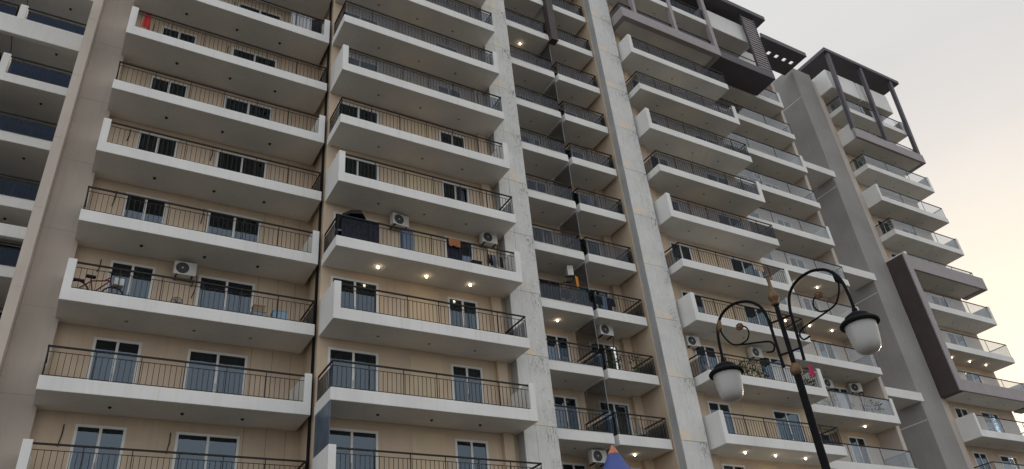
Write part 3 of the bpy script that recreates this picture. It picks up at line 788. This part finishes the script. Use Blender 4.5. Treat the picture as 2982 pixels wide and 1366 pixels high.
# dark tarpaulin on a high balcony
t = MB(); n = 10
for j in range(7):
    for i in range(n):
        a = 2 * math.pi * i / n; r = (0.42, 0.46, 0.44, 0.42, 0.36, 0.26, 0.02)[j] * (1 + 0.12 * math.sin(3 * a + j))
        t.v.append((r * math.cos(a) * 0.95, r * math.sin(a), j * 0.33))
for j in range(6):
    for i in range(n): t.f.append((j * n + i, j * n + (i + 1) % n, (j + 1) * n + (i + 1) % n, (j + 1) * n + i))
o = t.build('covered_bundle', 'blackcloth', None, (8.0, 0.85, 7 * FH + 0.325 + OZ), smooth=True)
tag(o, 'tall bundle under black sheeting at the right end of a high balcony', 'bundle')

# bicycle on the second-lowest left balcony
FZ = 2 * FH + 0.325 + OZ
bk = thing('bicycle', 'maroon bicycle with dark tyres parked on the left end balcony', 'bicycle', (0.98, 0.62, FZ), 0.08); bk.scale = (1.22, 1.22, 1.22)
for x in (-0.46, 0.46):
    w = MB(); w.tube([(x + 0.29 * math.cos(t * math.pi / 12), 0, 0.30 + 0.29 * math.sin(t * math.pi / 12)) for t in range(25)], 0.022, 6, cap=False)
    wo = w.build('wheel', 'rubber', bk, smooth=True)
    sp = MB()
    for t in range(10):
        a = t * math.pi / 5; sp.tube([(x, 0, 0.30), (x + 0.27 * math.cos(a), 0, 0.30 + 0.27 * math.sin(a))], 0.003, 4)
    sp.build('spokes', 'steel', wo)
fr = MB()
H_, S_, BB, RA, FA = (0.34, 0, 0.78), (-0.16, 0, 0.74), (-0.05, 0, 0.30), (-0.46, 0, 0.30), (0.46, 0, 0.30)
for a, b_ in ((H_, BB), (H_, (-0.14, 0, 0.66)), (S_, BB), (BB, RA), ((-0.14, 0, 0.66), RA), (H_, FA)): fr.tube([a, b_], 0.02, 7)
fr.build('frame', 'bikered', bk, smooth=True)
MB().tube([(0.24, -0.26, 0.92), (0.33, -0.12, 0.93), (0.33, 0.0, 0.88), (0.33, 0.12, 0.93), (0.24, 0.26, 0.92)], 0.016, 7).tube([(0.34, 0, 0.78), (0.33, 0, 0.9)], 0.016, 7).build('handlebar', 'black', bk, smooth=True)
MB().box(-0.30, -0.04, -0.07, 0.07, 0.76, 0.82).build('saddle', 'rubber', bk, bevel=0.025, smooth=True)
MB().box(0.40, 0.68, -0.15, 0.15, 0.62, 0.84).build('basket', 'whitecloth', bk, bevel=0.02)
MB().box(-0.66, -0.30, -0.06, 0.06, 0.60, 0.64).build('rear_rack', 'bikered', bk, bevel=0.01)
# pedestal fan
fn = thing('pedestal_fan', 'small black fan standing on the balcony under the left air conditioner', 'fan', (3.62, 0.9, FZ))
MB().lathe([(0.0, 0), (0.17, 0.0), (0.17, 0.03), (0.03, 0.05), (0.02, 0.1), (0.018, 0.46), (0.0, 0.46)], 16).build('stand', 'greyplastic', fn, smooth=True)
gd = MB(); gd.tube([(0.19 * math.cos(t * math.pi / 12), -0.06, 0.62 + 0.19 * math.sin(t * math.pi / 12)) for t in range(25)], 0.012, 5, cap=False)
gd.tube([(0.10 * math.cos(t * math.pi / 12), -0.07, 0.62 + 0.10 * math.sin(t * math.pi / 12)) for t in range(25)], 0.006, 5, cap=False)
for t in range(12):
    a = t * math.pi / 6; gd.tube([(0, -0.07, 0.62), (0.19 * math.cos(a), -0.06, 0.62 + 0.19 * math.sin(a))], 0.004, 4)
gd.build('guard', 'black', fn)
bl = MB()
for q in range(3):
    a = q * 2 * math.pi / 3
    b0 = len(bl.v)
    for r, d in ((0.03, -0.25), (0.17, -0.35), (0.17, 0.35), (0.03, 0.25)):
        bl.v.append((r * math.cos(a + d), -0.03 + 0.03 * d, 0.62 + r * math.sin(a + d)))
    bl.f.append((b0, b0 + 1, b0 + 2, b0 + 3))
bl.lathe([(0, -0.05), (0.04, -0.03), (0.045, 0.03), (0, 0.06)], 10, (0, 0, 0.62)); bl.build('blades', 'greyplastic', fn)
def crate(x, y, z, w, d, h, m, label, name='storage_box', cat='box', lid=None):
    t = thing(name, label, cat, (x, y, z))
    MB().box(-w / 2, w / 2, -d / 2, d / 2, 0, h).build('body', m, t, bevel=0.015)
    MB().box(-w / 2 - 0.012, w / 2 + 0.012, -d / 2 - 0.012, d / 2 + 0.012, h + 0.001, h + 0.035).build('lid', lid or m, t, bevel=0.01)
    return t
crate(6.45, 0.6, FZ, 0.5, 0.4, 0.5, 'greyplastic', 'grey storage box beside the right door of the bicycle balcony')
crate(6.45, 0.6, FZ + 0.545, 0.42, 0.34, 0.22, 'card', 'brown carton stacked on the grey storage box')
crate(7.22, 0.55, FZ, 0.52, 0.45, 0.62, 'blueplastic', 'pale blue lidded tub on the bicycle balcony', 'storage_tub', 'tub', 'blueplastic')
crate(7.95, 0.55, FZ, 0.60, 0.45, 0.30, 'card', 'low brown carton at the right end of the bicycle balcony')
crate(2.95, 0.7, FZ, 0.45, 0.3, 0.12, 'card', 'flat brown carton between the doors of the bicycle balcony')
crate(4.05, 0.8, FZ, 0.26, 0.26, 0.24, 'greyplastic', 'small grey stool-like box right of the fan')

def plant(x, y, z, label, h=0.7, r=0.35, n=90, pot=0.3, m='leaf', droop=0.2):
    t = thing('potted_plant', label, 'plant', (x, y, z), random.random() * 6)
    MB().lathe([(0.0, 0), (pot * 0.35, 0), (pot * 0.5, pot * 0.9), (pot * 0.55, pot * 0.9), (pot * 0.55, pot), (pot * 0.45, pot), (0, pot * 0.9)], 14).build('pot', 'pot', t, smooth=True)
    st = MB(); lv = MB()
    for i in range(7):
        a = random.random() * 6.28; rr = r * 0.6 * random.random()
        st.tube([(0, 0, pot * 0.9), (rr * 0.5 * math.cos(a), rr * 0.5 * math.sin(a), pot + h * 0.5), (rr * math.cos(a), rr * math.sin(a), pot + h * 0.9)], [0.012, 0.009, 0.005], 5)
    st.build('stems', 'leaf', t)
    for i in range(n):
        a = random.random() * 6.28; q = random.random() ** 0.5 * r; zc = pot + random.uniform(0.05, 1.0) * h
        c = Vector((q * math.cos(a), q * math.sin(a), zc)); d = Vector((math.cos(a + random.uniform(-.8, .8)), math.sin(a + random.uniform(-.8, .8)), random.uniform(-droop, 0.9))).normalized()
        L = random.uniform(0.09, 0.2); s_ = d.orthogonal().normalized() * L * 0.2
        b0 = len(lv.v); lv.v += [tuple(c), tuple(c + d * L * .5 + s_), tuple(c + d * L), tuple(c + d * L * .5 - s_)]; lv.f.append((b0, b0 + 1, b0 + 2, b0 + 3))
    o = lv.build('leaves', m, t); o['kind'] = 'stuff'
    return t
zf = lambda k: k * FH + 0.325 + OZ
plant(24.35, 0.45, zf(2), 'green plant behind the rail beside the partition, under the white air conditioner', 1.05, 0.34)
plant(30.3, -0.95, zf(2), 'tall leafy plant left of the white sheets behind the lamp', 0.85, 0.4, 130)
plant(31.1, -0.95, zf(2), 'leafy plant right against the white sheets behind the lamp', 0.8, 0.35, 110)
plant(34.6, -0.8, zf(2), 'green plant under the crimson cloth', 0.5, 0.45, 120)
plant(42.4, 1.0, zf(2), 'bushy plant with upright leaves near the right end upright below the right globe', 0.62, 0.55, 170)
plant(38.6, 1.0, zf(2), 'dark plant left of the white laundry below the right globe', 0.6, 0.35, 110)
plant(40.2, 1.0, zf(2), 'small plant right of the white laundry below the right globe', 0.45, 0.3, 90)
plant(52.75, 1.35, zf(9), 'plant at the left end of the far tower balcony under the framed top', 0.9, 0.4, 120)
plant(52.75, 1.35, zf(7), 'plant on the far tower two balconies above the maroon frame', 0.9, 0.4, 120)
plant(52.7, 1.3, zf(6), 'plant just above the top corner of the maroon frame', 0.7, 0.35, 100)

# white drying racks high on the right bay
def rack(x, y, z, label):
    t = thing('drying_rack', label, 'drying rack', (x, y, z), 0, 'white drying racks')
    f = MB()
    for yy in (-0.28, 0.28):
        f.tube([(-0.75, yy, 0.95), (0.75, yy, 0.95)], 0.014, 5)
        for xx in (-0.7, 0.7): f.tube([(xx, yy, 0), (xx, -yy, 0.95)], 0.013, 5)
    f.build('frame', 'upvc', t)
    for i in range(8):
        MB().box(-0.66 + i * 0.185, -0.66 + i * 0.185 + 0.10, -0.30, 0.30, 0.966, 0.985).build('bar', 'upvc', t)
    return t
rack(34.5, -0.75, zf(8), 'white drying rack on the balcony two floors under the framed top')
rack(34.6, -0.75, zf(7), 'white drying rack on the balcony three floors under the framed top')
rack(34.6, -0.75, zf(6), 'white drying rack on the balcony four floors under the framed top')

# side blind closing the lowest corner balcony of the second bay
part(main, 'side_blind', MB().box(8.655, 8.675, -1.57, 0.07, WALLH + 0.01, FH - 0.004), 'blind')

# more lived-in clutter, in muted colours
def chair(x, y, z, rz, label, m='whitecloth'):
    t = thing('plastic_chair', label, 'chair', (x, y, z), rz, 'plastic chairs on the balconies')
    MB().box(-0.21, 0.21, -0.21, 0.21, 0.41, 0.44).build('seat', m, t, bevel=0.012)
    for sx in (-1, 1):
        for sy in (-1, 1):
            MB().tube([(sx * 0.19, sy * 0.19, 0.41), (sx * 0.23, sy * 0.23, 0)], 0.018, 6).build('leg', m, t, smooth=True)
        MB().tube([(sx * 0.24, -0.2, 0.42), (sx * 0.25, -0.2, 0.64), (sx * 0.25, 0.22, 0.66)], 0.016, 6).build('armrest', m, t, smooth=True)
    for i in range(6):
        xx = -0.2 + i * 0.08
        MB().tube([(xx, 0.2, 0.43), (xx * 1.05, 0.27, 0.86)], 0.014, 5).build('back_slat', m, t, smooth=True)
    MB().tube([(-0.23, 0.26, 0.84), (0, 0.29, 0.89), (0.23, 0.26, 0.84)], 0.02, 6).build('back_rail', m, t, smooth=True)
    return t
chair(28.0, -0.75, zf(2), 0.4, 'white plastic chair behind the rail beside the left lamp globe, nearer the pillar')
chair(28.9, -0.85, zf(2), -0.3, 'white plastic chair behind the rail just right of the left lamp globe cap')
chair(20.6, 0.7, zf(2), 0.2, 'dark chair on the middle balcony below the lit downlight', 'greyplastic')
chair(24.0, 0.6, zf(1), -0.5, 'dark chair on the lower right middle balcony above a lit downlight', 'greyplastic')
def stand(x, y, z, label, w=0.8, n=5, mats=('navy', 'blackcloth', 'cur_blue', 'cur_beige')):
    t = thing('clothes_stand', label, 'clothes stand', (x, y, z))
    f = MB()
    for sx in (-1, 1):
        f.tube([(sx * w / 2, 0, 0), (sx * w / 2, 0, 1.25)], 0.014, 6); f.tube([(sx * w / 2, -0.22, 0.02), (sx * w / 2, 0.22, 0.02)], 0.014, 6)
    f.tube([(-w / 2, 0, 1.25), (w / 2, 0, 1.25)], 0.014, 6)
    f.build('frame', 'greyplastic', t)
    for i in range(n):
        xx = -w / 2 + (i + 0.5) * w / n; hh = random.uniform(0.45, 0.85); g2 = MB(); m_ = 7
        for q in range(m_ + 1):
            a = q / m_ - 0.5; yy = 0.05 * math.sin(a * 14 + i)
            g2.v += [(xx + a * w / n * 1.1, yy, 1.25 - hh), (xx + a * w / n * 0.8, yy * 0.3, 1.26)]
        for q in range(m_): g2.f.append((2 * q, 2 * q + 2, 2 * q + 3, 2 * q + 1))
        g2.build('garment', mats[i % len(mats)], t, smooth=True)
    return t
stand(16.1, -0.9, zf(3), 'clothes stand of dark garments at the right end of the laundry balcony')
stand(20.6, 0.6, zf(3), 'clothes stand of dark garments left of the teal cloth in the middle bay', 1.0, 6, ('blackcloth', 'navy', 'cur_beige', 'blackcloth'))
stand(23.2, 0.6, zf(3), 'clothes stand of navy garments right of the middle partition', 1.2, 5, ('navy', 'navy', 'cur_blue'))
stand(23.4, 0.7, zf(5), 'clothes stand on a shaded middle balcony two floors above the navy garments', 1.0, 5)
stand(19.9, 0.7, zf(6), 'clothes stand on a shaded middle balcony beside the left weathered pillar, high up', 0.9, 4)
stand(33.9, -0.6, zf(4), 'clothes stand at the end of the balcony above the lamp finial', 0.9, 4, ('cur_blue', 'greyplastic', 'whitecloth'))
cloth('bed_sheet', 'grey sheet draped inside the rail right of the first laundry air conditioner', 'laundry', 'cur_blue', 11.35, 11.95, -1.47, 9.75, 10.76)
cloth('bed_sheet', 'pale sheet hanging indoors of the rail high on the top left balcony', 'laundry', 'cur_white', 6.6, 7.6, 0.15, 7 * FH + 0.5, 7 * FH + 1.47)
crate(10.9, -0.8, zf(3), 0.5, 0.4, 0.45, 'greyplastic', 'grey box between the navy sheet and the first laundry air conditioner')
crate(15.1, -0.9, zf(3), 0.45, 0.4, 0.62, 'blackcloth', 'black box left of the clothes stand on the laundry balcony')
plant(23.0, 0.45, zf(2), 'second plant on the middle plant balcony, nearer the partition', 0.7, 0.3, 90)
plant(29.6, -0.95, zf(2), 'leafy plant between the white chairs and the tall plant behind the lamp', 0.7, 0.35, 110)
